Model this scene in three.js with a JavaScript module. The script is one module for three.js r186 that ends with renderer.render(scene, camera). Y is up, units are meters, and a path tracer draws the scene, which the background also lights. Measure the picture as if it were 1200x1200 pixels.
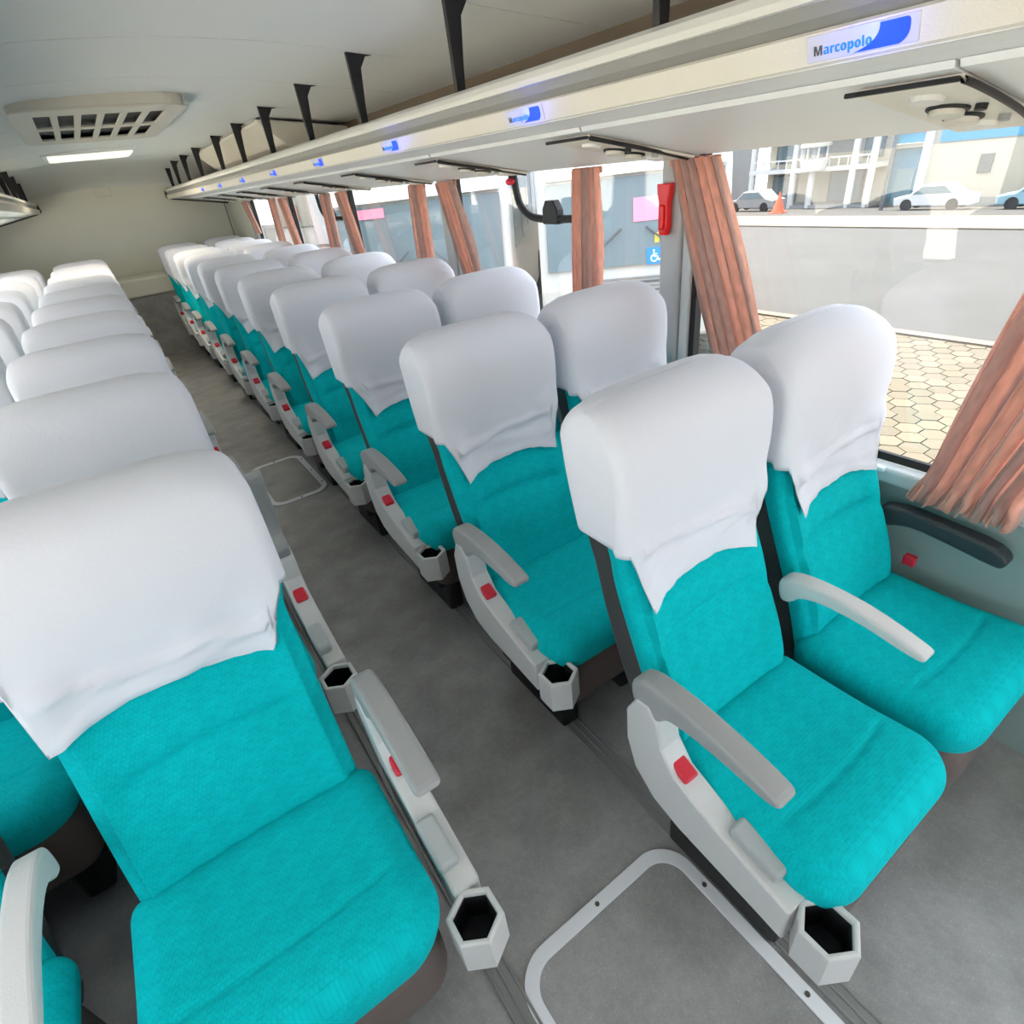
import * as THREE from 'three';
import { RoundedBoxGeometry } from 'three/addons/geometries/RoundedBoxGeometry.js';
import { mergeGeometries } from 'three/addons/utils/BufferGeometryUtils.js';
import { TextGeometry } from 'three/addons/geometries/TextGeometry.js';
import { FontLoader } from 'three/addons/loaders/FontLoader.js';
import { RectAreaLightUniformsLib } from 'three/addons/lights/RectAreaLightUniformsLib.js';

// ------------------------------------------------------------------ camera, sky, sun, exposure
// x: across the bus (+x = curtained window side), y: up from the cabin floor, -z: towards the rear
const scene = new THREE.Scene();
const camera = new THREE.PerspectiveCamera(84.81, 1, 0.02, 400);
camera.position.set(-0.363, 1.507, 0);
const FW = new THREE.Vector3(0.4385, -0.52434, -0.72992), UP = new THREE.Vector3(0.37319, 0.84507, -0.38286);
camera.up.copy(UP);
camera.lookAt(camera.position.clone().add(FW));
camera.updateMatrixWorld();

scene.background = new THREE.Color(0.80, 0.89, 1.0);
scene.backgroundIntensity = 2.9;
const sun = new THREE.DirectionalLight(0xfff1dc, 17.0);
sun.position.set(2.5, 30, -13); sun.target.position.set(0, 0, -4);
sun.castShadow = true; sun.shadow.radius = 2; sun.shadow.mapSize.set(2048, 2048);
Object.assign(sun.shadow.camera, { left: -30, right: 60, top: 40, bottom: -40, near: 1, far: 120 });
scene.add(sun, sun.target);

const renderer = new THREE.WebGLRenderer({ antialias: true });
renderer.toneMapping = THREE.LinearToneMapping;
renderer.toneMappingExposure = 1.33;
renderer.shadowMap.enabled = true;
RectAreaLightUniformsLib.init();

// ------------------------------------------------------------------ helpers
let seed = 7;
const rnd = () => { seed = (seed * 1664525 + 1013904223) >>> 0; return seed / 4294967296; };
const used = {};
function numbered(n) { const k = used[n] = (used[n] ?? -1) + 1; return k ? n + '_' + String(k).padStart(3, '0') : n; }
function tag(o, label, category, group, kind) {
  if (label) o.userData.label = label;
  if (category) o.userData.category = category;
  if (group) o.userData.group = group;
  if (kind) o.userData.kind = kind;
  return o;
}
function shade(o) { o.traverse((c) => { if (c.isMesh) { c.castShadow = true; c.receiveShadow = true; } }); return o; }
function thing(name, label, category, pos = [0, 0, 0], group) {
  const g = new THREE.Group(); g.name = numbered(name); g.position.set(...pos); scene.add(g);
  return tag(g, label, category, group);
}
function part(name, geo, mat, parent, pos, rot) {
  const m = new THREE.Mesh(geo, mat); m.name = name; m.castShadow = m.receiveShadow = true;
  if (pos) m.position.set(...pos); if (rot) m.rotation.set(...rot);
  (parent ?? scene).add(m); return m;
}
function structure(name) { const g = new THREE.Group(); g.name = name; g.userData.kind = 'structure'; scene.add(g); return g; }
const box = (w, h, d, x = 0, y = 0, z = 0) => new THREE.BoxGeometry(w, h, d).translate(x, y, z);
const rbox = (w, h, d, r, x = 0, y = 0, z = 0, s = 2) => new RoundedBoxGeometry(w, h, d, s, r).translate(x, y, z);
const merge = (l) => mergeGeometries(l.map((g) => { const q = g.index ? g.toNonIndexed() : g; for (const k of Object.keys(q.attributes)) if (!['position', 'normal', 'uv'].includes(k)) q.deleteAttribute(k); return q; }));
// prism: polygon in (a, b) extruded by depth d centred on 0. axis 'x': polygon is (z, y), swept along x; axis 'z': polygon is (x, y), swept along z
function shapeOf(pts, smooth) {
  const s = new THREE.Shape();
  if (smooth) { const c = new THREE.CatmullRomCurve3(pts.map(([a, b]) => new THREE.Vector3(a, b, 0)), true, 'centripetal').getPoints(pts.length * smooth); s.setFromPoints(c.slice(0, -1).map((p) => new THREE.Vector2(p.x, p.y))); }
  else s.setFromPoints(pts.map(([a, b]) => new THREE.Vector2(a, b)));
  return s;
}
function prismZ(pts, z0, z1, bevel = 0, smooth = 0) {
  const g = new THREE.ExtrudeGeometry(shapeOf(pts, smooth), { depth: Math.abs(z1 - z0) - 2 * bevel, bevelEnabled: bevel > 0, bevelSize: bevel, bevelThickness: bevel, bevelOffset: -bevel, bevelSegments: 3, curveSegments: 10 });
  return g.translate(0, 0, Math.min(z0, z1) + bevel);
}
function prismX(pts, w, bevel = 0, smooth = 0) {   // pts are (z, y); result centred on x = 0
  const g = prismZ(pts.map(([z, y]) => [-z, y]), -w / 2, w / 2, bevel, smooth);
  return g.rotateY(Math.PI / 2);   // shape x -> -z
}
function interp(tab, y) {
  if (y <= tab[0][0]) return tab[0][1];
  for (let i = 1; i < tab.length; i++) if (y <= tab[i][0]) {
    const p0 = tab[Math.max(i - 2, 0)], p1 = tab[i - 1], p2 = tab[i], p3 = tab[Math.min(i + 1, tab.length - 1)];
    const t = (y - p1[0]) / (p2[0] - p1[0]), d = p2[0] - p1[0];
    const m1 = (p2[1] - p0[1]) / Math.max(p2[0] - p0[0], 1e-6) * d, m2 = (p3[1] - p1[1]) / Math.max(p3[0] - p1[0], 1e-6) * d;
    const t2 = t * t, t3 = t2 * t;
    return (2 * t3 - 3 * t2 + 1) * p1[1] + (t3 - 2 * t2 + t) * m1 + (-2 * t3 + 3 * t2) * p2[1] + (t3 - t2) * m2;
  }
  return tab[tab.length - 1][1];
}
function gridGeo(rows, uvs, closed) {   // rows of points [x,y,z]; closed: ring
  const n = rows[0].length, pos = [], uv = [], idx = [];
  rows.forEach((r, i) => r.forEach((p, j) => { pos.push(...p); uv.push(...uvs[i][j]); }));
  for (let i = 0; i + 1 < rows.length; i++) for (let j = 0; j < (closed ? n : n - 1); j++) {
    const a = i * n + j, b = i * n + (j + 1) % n, c = b + n, d = a + n; idx.push(a, b, c, a, c, d);
  }
  const g = new THREE.BufferGeometry();
  g.setAttribute('position', new THREE.Float32BufferAttribute(pos, 3)); g.setAttribute('uv', new THREE.Float32BufferAttribute(uv, 2));
  g.setIndex(idx); g.computeVertexNormals(); return g;
}
const gauss = (d, w) => Math.exp(-(d / w) * (d / w));
const clamp01 = (t) => Math.min(1, Math.max(0, t));
const smooth = (a, b, t) => { t = clamp01((t - a) / (b - a)); return t * t * (3 - 2 * t); };
// value noise, tileable over n cells
function makeNoise(n, s) {
  let q = s; const r = () => { q = (q * 1103515245 + 12345) >>> 0; return q / 4294967296; };
  const v = Array.from({ length: n * n }, r);
  return (x, y) => { const xi = Math.floor(x), yi = Math.floor(y), fx = x - xi, fy = y - yi, sx = fx * fx * (3 - 2 * fx), sy = fy * fy * (3 - 2 * fy), g = (a, b) => v[((b % n + n) % n) * n + (a % n + n) % n];
    return (g(xi, yi) * (1 - sx) + g(xi + 1, yi) * sx) * (1 - sy) + (g(xi, yi + 1) * (1 - sx) + g(xi + 1, yi + 1) * sx) * sy; };
}
function tex(size, fn, srgb, rep = [1, 1]) {
  const d = new Uint8Array(size * size * 4);
  for (let y = 0; y < size; y++) for (let x = 0; x < size; x++) { const c = fn(x / size, y / size), o = (y * size + x) * 4; d[o] = c[0] * 255; d[o + 1] = c[1] * 255; d[o + 2] = c[2] * 255; d[o + 3] = 255; }
  const t = new THREE.DataTexture(d, size, size); t.wrapS = t.wrapT = THREE.RepeatWrapping; t.magFilter = THREE.LinearFilter; t.minFilter = THREE.LinearMipmapLinearFilter; t.generateMipmaps = true;
  if (srgb) t.colorSpace = THREE.SRGBColorSpace; t.repeat.set(...rep); t.needsUpdate = true; return t;
}
const n8 = makeNoise(8, 11), n16 = makeNoise(16, 5), n64 = makeNoise(64, 23), n128 = makeNoise(128, 9);
const fbm = (u, v) => 0.5 * n8(u * 8, v * 8) + 0.3 * n16(u * 16, v * 16) + 0.2 * n64(u * 64, v * 64);

// ------------------------------------------------------------------ materials
const std = (color, roughness = 0.6, extra = {}) => new THREE.MeshStandardMaterial({ color, roughness, ...extra });
const M = {};
{ // teal upholstery: small offset woven cells
  const cell = (u, v) => { const yy = v * 8, r = Math.floor(yy), xx = u * 8 + (r % 2) * 0.5, fx = Math.abs(xx - Math.floor(xx) - 0.5) * 2, fy = Math.abs(yy - r - 0.5) * 2; return 1 - Math.max(smooth(0.72, 1, fx), smooth(0.72, 1, fy)); };
  const bump = tex(256, (u, v) => { const c = cell(u, v) * 0.75 + 0.25 * n128(u * 128, v * 128); return [c, c, c]; }, false, [17, 17]);
  const col = tex(256, (u, v) => { const k = 0.90 + 0.045 * cell(u, v) + 0.12 * (fbm(u, v) - 0.5); return [0.0 * k, 0.80 * k, 0.815 * k]; }, true, [17, 17]);
  M.teal = new THREE.MeshPhysicalMaterial({ map: col, bumpMap: bump, bumpScale: 0.0004, roughness: 0.9, specularIntensity: 0.25 });
}
{ // white cotton cover
  const b = tex(256, (u, v) => { const c = 0.5 + 0.5 * (fbm(u, v) - 0.5) + 0.1 * n128(u * 128, v * 128); return [c, c, c]; }, false, [2.5, 2.5]);
  M.cover = new THREE.MeshPhysicalMaterial({ color: new THREE.Color().setRGB(0.80, 0.80, 0.85), roughness: 0.95, bumpMap: b, bumpScale: 0.0012, sheen: 0.15, sheenRoughness: 0.8 });
}
{ // speckled vinyl floor
  const c = tex(512, (u, v) => { const s = n128(u * 128 * 3, v * 128 * 3); let k = 0.61 + 0.16 * (fbm(u, v) - 0.5) + 0.06 * (s - 0.5); if (s > 0.93) k += 0.06; return [k, k * 0.995, k * 0.98]; }, true, [1.2, 1.2]);
  const r = tex(256, (u, v) => { const k = 0.45 + 0.3 * (fbm(v, u) - 0.4); return [k, k, k]; }, false, [0.9, 0.9]);
  M.floor = std(0xffffff, 1, { map: c, roughnessMap: r });
}
{ // plastics with a fine grain
  const b = tex(128, (u, v) => { const c = n64(u * 64, v * 64); return [c, c, c]; }, false, [14, 14]);
  const pl = (r, g, bl, rough) => std(new THREE.Color().setRGB(r, g, bl), rough, { bumpMap: b, bumpScale: 0.0002 });
  M.console = pl(0.64, 0.63, 0.61, 0.45);
  M.arm = pl(0.36, 0.36, 0.35, 0.5);
  M.pad = pl(0.47, 0.49, 0.48, 0.45);
  M.shell = pl(0.055, 0.053, 0.052, 0.55);
  M.black = pl(0.012, 0.012, 0.013, 0.5);
  M.skirt = pl(0.14, 0.105, 0.092, 0.7);
  M.wallArm = pl(0.03, 0.036, 0.04, 0.5);
  M.side = pl(0.30, 0.40, 0.38, 0.6);
  M.sill = pl(0.62, 0.64, 0.63, 0.5);
  M.ceiling = pl(0.87, 0.88, 0.86, 0.45);
  M.rear = pl(0.76, 0.75, 0.64, 0.55);
  M.beige = pl(0.72, 0.68, 0.58, 0.4);
  M.lip = pl(0.78, 0.76, 0.70, 0.3);
  M.channel = pl(0.25, 0.25, 0.23, 0.45);
  M.under = pl(0.76, 0.76, 0.74, 0.4);
  M.tan = pl(0.27, 0.21, 0.145, 0.6);
  M.pillar = pl(0.50, 0.51, 0.50, 0.45);
}
M.red = std(0xd42338, 0.35); M.redBright = std(0xe0040c, 0.3);
M.alu = std(new THREE.Color().setRGB(0.84, 0.85, 0.87), 0.45, { metalness: 0.0 });
M.rail = std(new THREE.Color().setRGB(0.30, 0.30, 0.29), 0.5, { metalness: 0.3 });
M.screw = std(new THREE.Color().setRGB(0.12, 0.11, 0.1), 0.5, { metalness: 0.5 });
M.glass = new THREE.MeshPhysicalMaterial({ color: 0xffffff, roughness: 0.0, transmission: 1, thickness: 0, ior: 1.45 });
M.rubber = std(new THREE.Color().setRGB(0.01, 0.01, 0.01), 0.6);
{ // salmon and taupe striped curtain: v runs down, u across the pleats (cloth metres)
  const c = tex(256, (u, v) => { const p = (u * 5) % 1, w = n16(u * 16, v * 4) * 0.08; const s = smooth(0.44, 0.5, p + w) - smooth(0.92, 1.0, p + w * 0.4); const k = 0.94 + 0.12 * (n128(u * 128, v * 32) - 0.5);
    const a = [1.0, 0.74, 0.64], b = [0.80, 0.66, 0.61]; return a.map((q, i) => clamp01((q * (1 - s) + b[i] * s) * k)); }, true, [1, 1]);
  M.curtain = new THREE.MeshPhysicalMaterial({ map: c, roughness: 0.95, transmission: 0.4, thickness: 0, side: THREE.DoubleSide });
}
const litMat = (r, g, b, i) => std(new THREE.Color().setRGB(r, g, b), 0.5, { emissive: new THREE.Color().setRGB(r, g, b), emissiveIntensity: i });

// ------------------------------------------------------------------ the bus shell
const ZR = -8.4, ZF = 2.0, XR = 1.2, XL = -1.40, TH = 0.07;
const DOOR = [0.45, 1.75];
const PIL = [0.10, -1.36, -2.86, -4.34, -5.82, -7.3];           // window posts
const SILL = 0.70, WTOP = 1.48;
const archY = (x) => { const a = Math.abs(x); return a < 0.6 ? 1.93 - 0.11 * a * a : 1.8904 - (a - 0.6) * 0.10; };
{
  const fl = structure('floor');
  const g = new THREE.BoxGeometry(XR - XL + 2 * TH, 0.08, ZF - ZR + 2 * TH); const uv = g.attributes.uv, p = g.attributes.position;
  for (let i = 0; i < uv.count; i++) uv.setXY(i, p.getX(i), p.getZ(i));
  part('vinyl_floor', g.translate((XR + XL) / 2, -0.04, (ZR + ZF) / 2), M.floor, fl);
}
function sideWall(name, s, x0) {   // s: outward sign, x0: inner face
  const w = structure(name), xm = x0 + s * TH / 2, len = ZF - ZR, zm = (ZF + ZR) / 2;
  const zd = s > 0 ? DOOR[0] : ZF;   // the right wall stops at the front doorway
  part('lower_panel', box(TH, SILL, zd - ZR, xm, SILL / 2, (zd + ZR) / 2), M.side, w);
  part('upper_panel', box(TH, 2.02 - WTOP, len, xm, (2.02 + WTOP) / 2, zm), M.tan, w);
  part('sill', rbox(0.05, 0.045, zd - ZR, 0.012, x0 - s * 0.012, SILL - 0.012, (zd + ZR) / 2), M.sill, w);
  part('sill_seal', box(0.012, 0.022, zd - ZR, x0 + s * 0.02, SILL + 0.018, (zd + ZR) / 2), M.rubber, w);
  part('rear_corner_panel', box(TH, WTOP - SILL, PIL[5] - ZR, xm, (WTOP + SILL) / 2, (PIL[5] + ZR) / 2), M.rear, w);
  PIL.forEach((z) => {
    const wd = 0.085;
    part('window_post', rbox(0.05, WTOP - SILL + 0.02, wd, 0.012, x0 + s * 0.01, (WTOP + SILL) / 2, z - 0.02), M.pillar, w);
    part('post_trim', rbox(0.03, WTOP - SILL + 0.01, 0.035, 0.01, x0 + s * 0.012, (WTOP + SILL) / 2, z + 0.04), M.sill, w);
    part('post_seal', box(0.03, WTOP - SILL, 0.022, x0 + s * 0.03, (WTOP + SILL) / 2, z + 0.068), M.rubber, w);
  });
  return w;
}
const wallR = sideWall('wall_right', 1, XR);
part('sill_catch', rbox(0.02, 0.014, 0.045, 0.005, XR - 0.035, SILL + 0.006, -0.60), M.alu, wallR);
const wallL = sideWall('wall_left', -1, XL);
let winN = 0;
for (const [s, x0] of [[1, XR], [-1, XL]]) {
  const edges = [s > 0 ? DOOR[0] : ZF, ...PIL];
  for (let i = 0; i + 1 < edges.length; i++) {
    const z0 = edges[i] - 0.03, z1 = edges[i + 1] + 0.03, g = structure('window_' + (++winN));
    part('pane', box(0.005, WTOP - SILL, z0 - z1, x0 + s * 0.05, (WTOP + SILL) / 2, (z0 + z1) / 2), M.glass, g);
  }
}
{ // glazed front door in the doorway
  const d = structure('door_1'), zm = (DOOR[0] + DOOR[1]) / 2, w = DOOR[1] - DOOR[0];
  for (const z of DOOR) part('door_post', box(TH, WTOP + 0.02, 0.06, XR + TH / 2, WTOP / 2, z), M.pillar, d);
  part('door_pane', box(0.006, WTOP - 0.1, w - 0.08, XR + 0.05, WTOP / 2 + 0.05, zm), M.glass, d);
  part('door_foot', box(TH, 0.06, w, XR + TH / 2, 0.03, zm), M.pillar, d);
  part('front_stub', box(TH, WTOP, ZF - DOOR[1], XR + TH / 2, WTOP / 2, (ZF + DOOR[1]) / 2), M.side, d);
}
{ // rear wall, with a lower dark panel at the end of the aisle
  const w = structure('wall_rear');
  part('rear_panel', box(XR - XL, 2.0, TH, (XR + XL) / 2, 1.0, ZR - TH / 2), M.rear, w);
  part('rear_ledge', rbox(0.62, 0.2, 0.5, 0.03, 0.02, 0.77, ZR + 0.27), M.rear, w);
  part('aisle_end_panel', box(0.62, 0.68, 0.46, 0.02, 0.34, ZR + 0.27), M.floor, w);
  part('access_plate', rbox(0.16, 0.09, 0.02, 0.006, -0.03, 1.72, ZR + 0.006), M.rear, w);
  part('corner_seam', box(0.012, 0.62, 0.012, XR - 0.035, 1.2, ZR + 0.006), M.channel, w);
  // front bulkhead with the windscreen behind the camera
  const f = structure('wall_front');
  part('dash_panel', box(XR - XL, 0.4, TH, (XR + XL) / 2, 0.2, ZF + TH / 2), M.side, f);
  part('header_panel', box(XR - XL, 0.16, TH, (XR + XL) / 2, 1.94, ZF + TH / 2), M.ceiling, f);
  for (const x of [XL + 0.06, XR - 0.06]) part('corner_post', box(0.12, 1.46, TH, x, 1.13, ZF + TH / 2), M.ceiling, f);
  part('driver_partition', box(1.15, 1.92, 0.05, XL + 0.58, 0.96, ZF - 0.7), M.shell, f);
  const g = structure('window_' + (++winN));
  part('windscreen_pane', box(XR - XL - 0.24, 1.46, 0.006, (XR + XL) / 2, 1.13, ZF + TH / 2), M.glass, g);
}
{ // ceiling: arched panels with thin joints under a roof slab
  const c = structure('ceiling');
  part('roof_slab', box(XR - XL + 2 * TH, 0.05, ZF - ZR + 2 * TH, (XR + XL) / 2, 2.045, (ZF + ZR) / 2), M.channel, c);
  const xs = []; for (let i = 0; i <= 28; i++) xs.push(XL + (XR - XL) * i / 28);
  const prof = [...xs.map((x) => [x, archY(x)]), ...xs.slice().reverse().map((x) => [x, archY(x) + 0.012])];
  const geo = prismZ(prof, 0, -0.634);
  const first = -2.315 + 0.64 * 8;
  for (let k = 0; first - k * 0.64 > -7.2; k++) part('ceiling_panel', geo, M.ceiling, c, [0, 0, first - k * 0.64]);
  // curved cove from the ceiling down to the rear wall
  const rows = [], uvs = [];
  for (let i = 0; i <= 12; i++) { const a = i / 12 * Math.PI / 2; rows.push(xs.map((x) => [x, archY(x) - 0.2 * (1 - Math.cos(a)), -7.16 - 1.26 * Math.sin(a)])); uvs.push(xs.map((x) => [x, i * 0.1])); }
  part('rear_cove', gridGeo(rows, uvs), new THREE.MeshStandardMaterial({ color: M.ceiling.color, roughness: 0.45, side: THREE.DoubleSide }), c);
  // duct housing under the ceiling, over the rack
  part('duct_housing', prismZ([[0.655, 1.872], [0.665, 1.85], [0.78, 1.745], [0.85, 1.715], [1.19, 1.66], [1.19, 1.81], [0.72, 1.868]], -3.95, -6.2, 0.012), M.beige, c);
  part('duct_seam', box(0.006, 0.006, 2.2, 0.658, 1.866, -5.07), M.channel, c);
}
// ------------------------------------------------------------------ luggage racks
const RACK = (dx = 0) => {
  const P = (l) => l.map(([x, y]) => [x + dx, y]);
  return {
    lip: P([[0.600, 1.686], [0.580, 1.676], [0.570, 1.663], [0.567, 1.652], [0.585, 1.648], [0.63, 1.65], [0.63, 1.68], [0.615, 1.688]]),
    channel: P([[0.574, 1.650], [0.577, 1.634], [0.573, 1.617], [0.63, 1.612], [0.63, 1.652]]),
    fascia: P([[0.566, 1.619], [0.561, 1.615], [0.5715, 1.581], [0.577, 1.578], [0.63, 1.585], [0.63, 1.619]]),
    tray: P([[0.575, 1.590], [0.578, 1.577], [0.60, 1.580], [0.63, 1.579], [0.68, 1.573], [0.72, 1.566], [1.21, 1.482], [1.21, 1.50], [0.75, 1.595], [0.635, 1.615]]),
    panel: P([[0.715, 1.566], [0.72, 1.556], [1.15, 1.474], [1.195, 1.474], [1.195, 1.484], [0.75, 1.566]]),
  };
};
const UNIT_Z = (k) => -0.53 - 0.80 * k, Z_RACK0 = 1.6, Z_RACK1 = -8.28;
const bracketZ = [0.52, -0.2, -0.914, -1.631, -2.33, -2.95, -3.615, -4.3, -5.0, -5.9, -6.63, -7.3, -7.86];
function rack(name, label, s, dx) {
  const o = thing(name, label, 'luggage rack'), p = RACK(dx);
  const flip = (l) => s > 0 ? l : l.map(([x, y]) => [-x, y]).reverse();
  part('lip', prismZ(flip(p.lip), Z_RACK0, Z_RACK1, 0.002), M.lip, o);
  part('channel', prismZ(flip(p.channel), Z_RACK0, Z_RACK1 + 0.01), M.channel, o);
  part('fascia', prismZ(flip(p.fascia), Z_RACK0, Z_RACK1, 0.001), M.beige, o);
  part('tray', prismZ(flip(p.tray), Z_RACK0, Z_RACK1), M.under, o);
  const pg = prismZ(flip(p.panel), 0, -0.794, 0.0015);
  for (let k = -2; k < 9; k++) part('underside_panel', pg, M.under, o, [0, 0, UNIT_Z(k) + 0.07]);
  part('end_cap', prismZ(flip([[0.552 + dx, 1.60], [0.558 + dx, 1.66], [0.60 + dx, 1.69], [0.64 + dx, 1.69], [0.64 + dx, 1.62], [1.19 + dx, 1.51], [1.19 + dx, 1.465], [0.61 + dx, 1.57], [0.57 + dx, 1.583]]), Z_RACK1, Z_RACK1 - 0.012), M.shell, o);
  // black hangers: a slim stem flaring outboard under the ceiling
  for (const z of bracketZ) {
    const x0 = 0.618 + dx, top = archY(x0) + 0.012, y0 = 1.66;
    const pts = [[x0 - 0.012, y0], [x0 + 0.012, y0], [x0 + 0.016, y0 + 0.08], [x0 + 0.026, top - 0.055], [x0 + 0.05, top - 0.022], [x0 + 0.125, top - 0.014], [x0 + 0.125, top - 0.008], [x0 - 0.02, top], [x0 - 0.018, top - 0.05]];
    part('hanger', prismZ(flip(pts), z + 0.008, z - 0.008, 0.002), M.black, o);
  }
  return o;
}
rack('luggage_rack', 'long beige overhead luggage rack above the curtained windows with black hangers', 1, 0);
rack('luggage_rack', 'overhead luggage rack on the side without visible windows, only its rear end showing', -1, 0.09);

// ------------------------------------------------------------------ passenger service units, backlit signs
const slope = Math.atan2(1.474 - 1.556, 1.15 - 0.72);
const ordinal = ['first', 'second', 'third', 'fourth', 'fifth', 'sixth', 'seventh', 'eighth', 'ninth', 'tenth', 'eleventh'];
{
  const disc = new THREE.CylinderGeometry(0.026, 0.026, 0.008, 28), ring = new THREE.TorusGeometry(0.029, 0.0035, 10, 32).rotateX(Math.PI / 2);
  const lens = new THREE.CylinderGeometry(0.027, 0.024, 0.01, 28), knob = new THREE.CylinderGeometry(0.009, 0.009, 0.014, 16);
  const plate = prismZ([[0.0, 0.0], [0.40, 0.0], [0.40, -0.007], [0.012, -0.009], [0.0, -0.004]], 0.075, -0.075, 0.002);
  const tz = rbox(0.008, 0.007, 0.165, 0.002), tx = new THREE.TubeGeometry(new THREE.CatmullRomCurve3([[0, 0, 0.006], [0.02, -0.001, 0.010], [0.12, -0.001, 0.010], [0.25, 0, 0.002], [0.40, 0.001, -0.016]].map((p) => new THREE.Vector3(...p))), 24, 0.0052, 8);
  for (let k = 0; k < 9; k++) {
    const o = thing('service_panel', k === 0 ? 'beige reading light and air nozzle panel above the front window seat' : `beige reading light and air nozzle panel under the rack, ${ordinal[k]} counted from the front`, 'service panel', [0.745, 1.5495, UNIT_Z(k)], 'service panels under the luggage rack');
    o.rotation.z = slope;
    part('plate', plate, M.beige, o);
    part('edge_trim', tz, M.black, o, [-0.004, -0.007, -0.01]);
    part('edge_trim', tx, M.black, o, [0.0, -0.008, 0.070]);
    const n = (x, z) => { const r = part('air_nozzle', ring, M.black, o, [x, -0.010, z]); part('nozzle_cap', disc, M.beige, r, [0, -0.007, 0]); };
    n(0.165, -0.004); n(0.24, -0.008);
    part('reading_light', lens, M.lip, o, [0.075, -0.011, 0.0]);
    part('reading_light', lens, M.lip, o, [0.325, -0.010, -0.006]);
    part('switch', knob, M.black, o, [0.165, -0.010, 0.045]); part('switch', knob, M.arm, o, [0.27, -0.010, 0.045]);
  }
}
{
  const font = await new FontLoader().loadAsync('fonts/droid/droid_sans_bold.typeface.json');
  const tg = new TextGeometry('arcopolo', { font, size: 0.0112, depth: 0.0008, curveSegments: 4 }); tg.computeBoundingBox(); const tw = tg.boundingBox.max.x;
  const mg = new TextGeometry('M', { font, size: 0.0112, depth: 0.0008, curveSegments: 3 }); mg.computeBoundingBox(); const mw = mg.boundingBox.max.x;
  const blue = litMat(0.0, 0.14, 0.85, 0.8), deep = litMat(0.0, 0.04, 0.85, 1.0), glow = std(new THREE.Color().setRGB(0.62, 0.62, 0.72), 0.5), grey = std(0x55535a, 0.5);
  const sw = new THREE.Shape(); sw.moveTo(0.094, 0.026); sw.quadraticCurveTo(0.094, 0.008, 0.060, 0.0015); sw.lineTo(0.118, 0.0015); sw.quadraticCurveTo(0.132, 0.006, 0.130, 0.024); sw.quadraticCurveTo(0.129, 0.028, 0.124, 0.028); sw.lineTo(0.094, 0.028); sw.closePath();
  const swg = new THREE.ExtrudeGeometry(sw, { depth: 0.0008, bevelEnabled: false });
  const face = rbox(0.145, 0.031, 0.003, 0.0012, 0.068, 0.0148, -0.0016);
  // fascia runs from (0.566, 1.604) down to (0.590, 1.587); the sign lies on it
  for (let k = 0; k < 8; k++) {
    const o = thing('logo_sign', `small backlit blue maker sign on the rack edge, ${ordinal[k]} counted from the front`, 'sign', [0.5692, 1.5835, -0.585 - 0.757 * k], 'backlit signs along the rack edge');
    const ux = new THREE.Vector3(0, 0, 1), uy = new THREE.Vector3(-0.30, 0.954, 0).normalize(), uz = new THREE.Vector3().crossVectors(ux, uy);
    o.quaternion.setFromRotationMatrix(new THREE.Matrix4().makeBasis(ux, uy, uz));
    part('face', face, glow, o);
    part('lettering', mg, grey, o, [0.005, 0.007, 0]);
    part('lettering', tg, blue, o, [0.0065 + mw, 0.007, 0]);
    part('swoosh', swg, deep, o);
    if (k < 3) { const l = new THREE.PointLight(0x3050ff, 0.012); l.position.set(0.09, 0.015, 0.03); l.castShadow = true; o.add(l); }
    void tw;
  }
}
// ------------------------------------------------------------------ ceiling fittings
{ // return-air grille: frame with 6 x 2 openings
  const o = thing('air_grille', 'white ceiling air grille with two rows of six dark openings', 'grille', [-0.105, 1.880, -4.0]);
  const s = new THREE.Shape(), W = 0.335, H = 0.70, r = 0.12;
  const rr = (sh, w, h, q, cx = 0, cy = 0) => { sh.moveTo(cx - w + q, cy - h); sh.lineTo(cx + w - q, cy - h); sh.quadraticCurveTo(cx + w, cy - h, cx + w, cy - h + q); sh.lineTo(cx + w, cy + h - q); sh.quadraticCurveTo(cx + w, cy + h, cx + w - q, cy + h); sh.lineTo(cx - w + q, cy + h); sh.quadraticCurveTo(cx - w, cy + h, cx - w, cy + h - q); sh.lineTo(cx - w, cy - h + q); sh.quadraticCurveTo(cx - w, cy - h, cx - w + q, cy - h); };
  rr(s, W, H, r);
  for (let i = 0; i < 6; i++) for (let j = 0; j < 2; j++) { const hsh = new THREE.Path(); rr(hsh, 0.033, 0.235, 0.012, (i - 2.5) * 0.09, (j - 0.5) * 0.55 + 0.02); s.holes.push(hsh); }
  const ex = { bevelEnabled: true, bevelSize: 0.004, bevelThickness: 0.003, bevelOffset: -0.002, bevelSegments: 2, curveSegments: 8 };
  part('frame', new THREE.ExtrudeGeometry(s, { depth: 0.004, ...ex }).rotateX(Math.PI / 2).translate(0, 0.007, 0), M.beige, o);
  const k = new THREE.Shape(); rr(k, W, H, r); const ki = new THREE.Path(); rr(ki, W - 0.02, H - 0.02, r - 0.02); k.holes.push(ki);
  part('surround', new THREE.ExtrudeGeometry(k, { depth: 0.04, bevelEnabled: false, curveSegments: 8 }).rotateX(Math.PI / 2).translate(0, 0.05, 0), M.beige, o);
  part('filter_mat', box(0.61, 0.008, 1.34, 0, 0.03, 0), M.shell, o);
}
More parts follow.
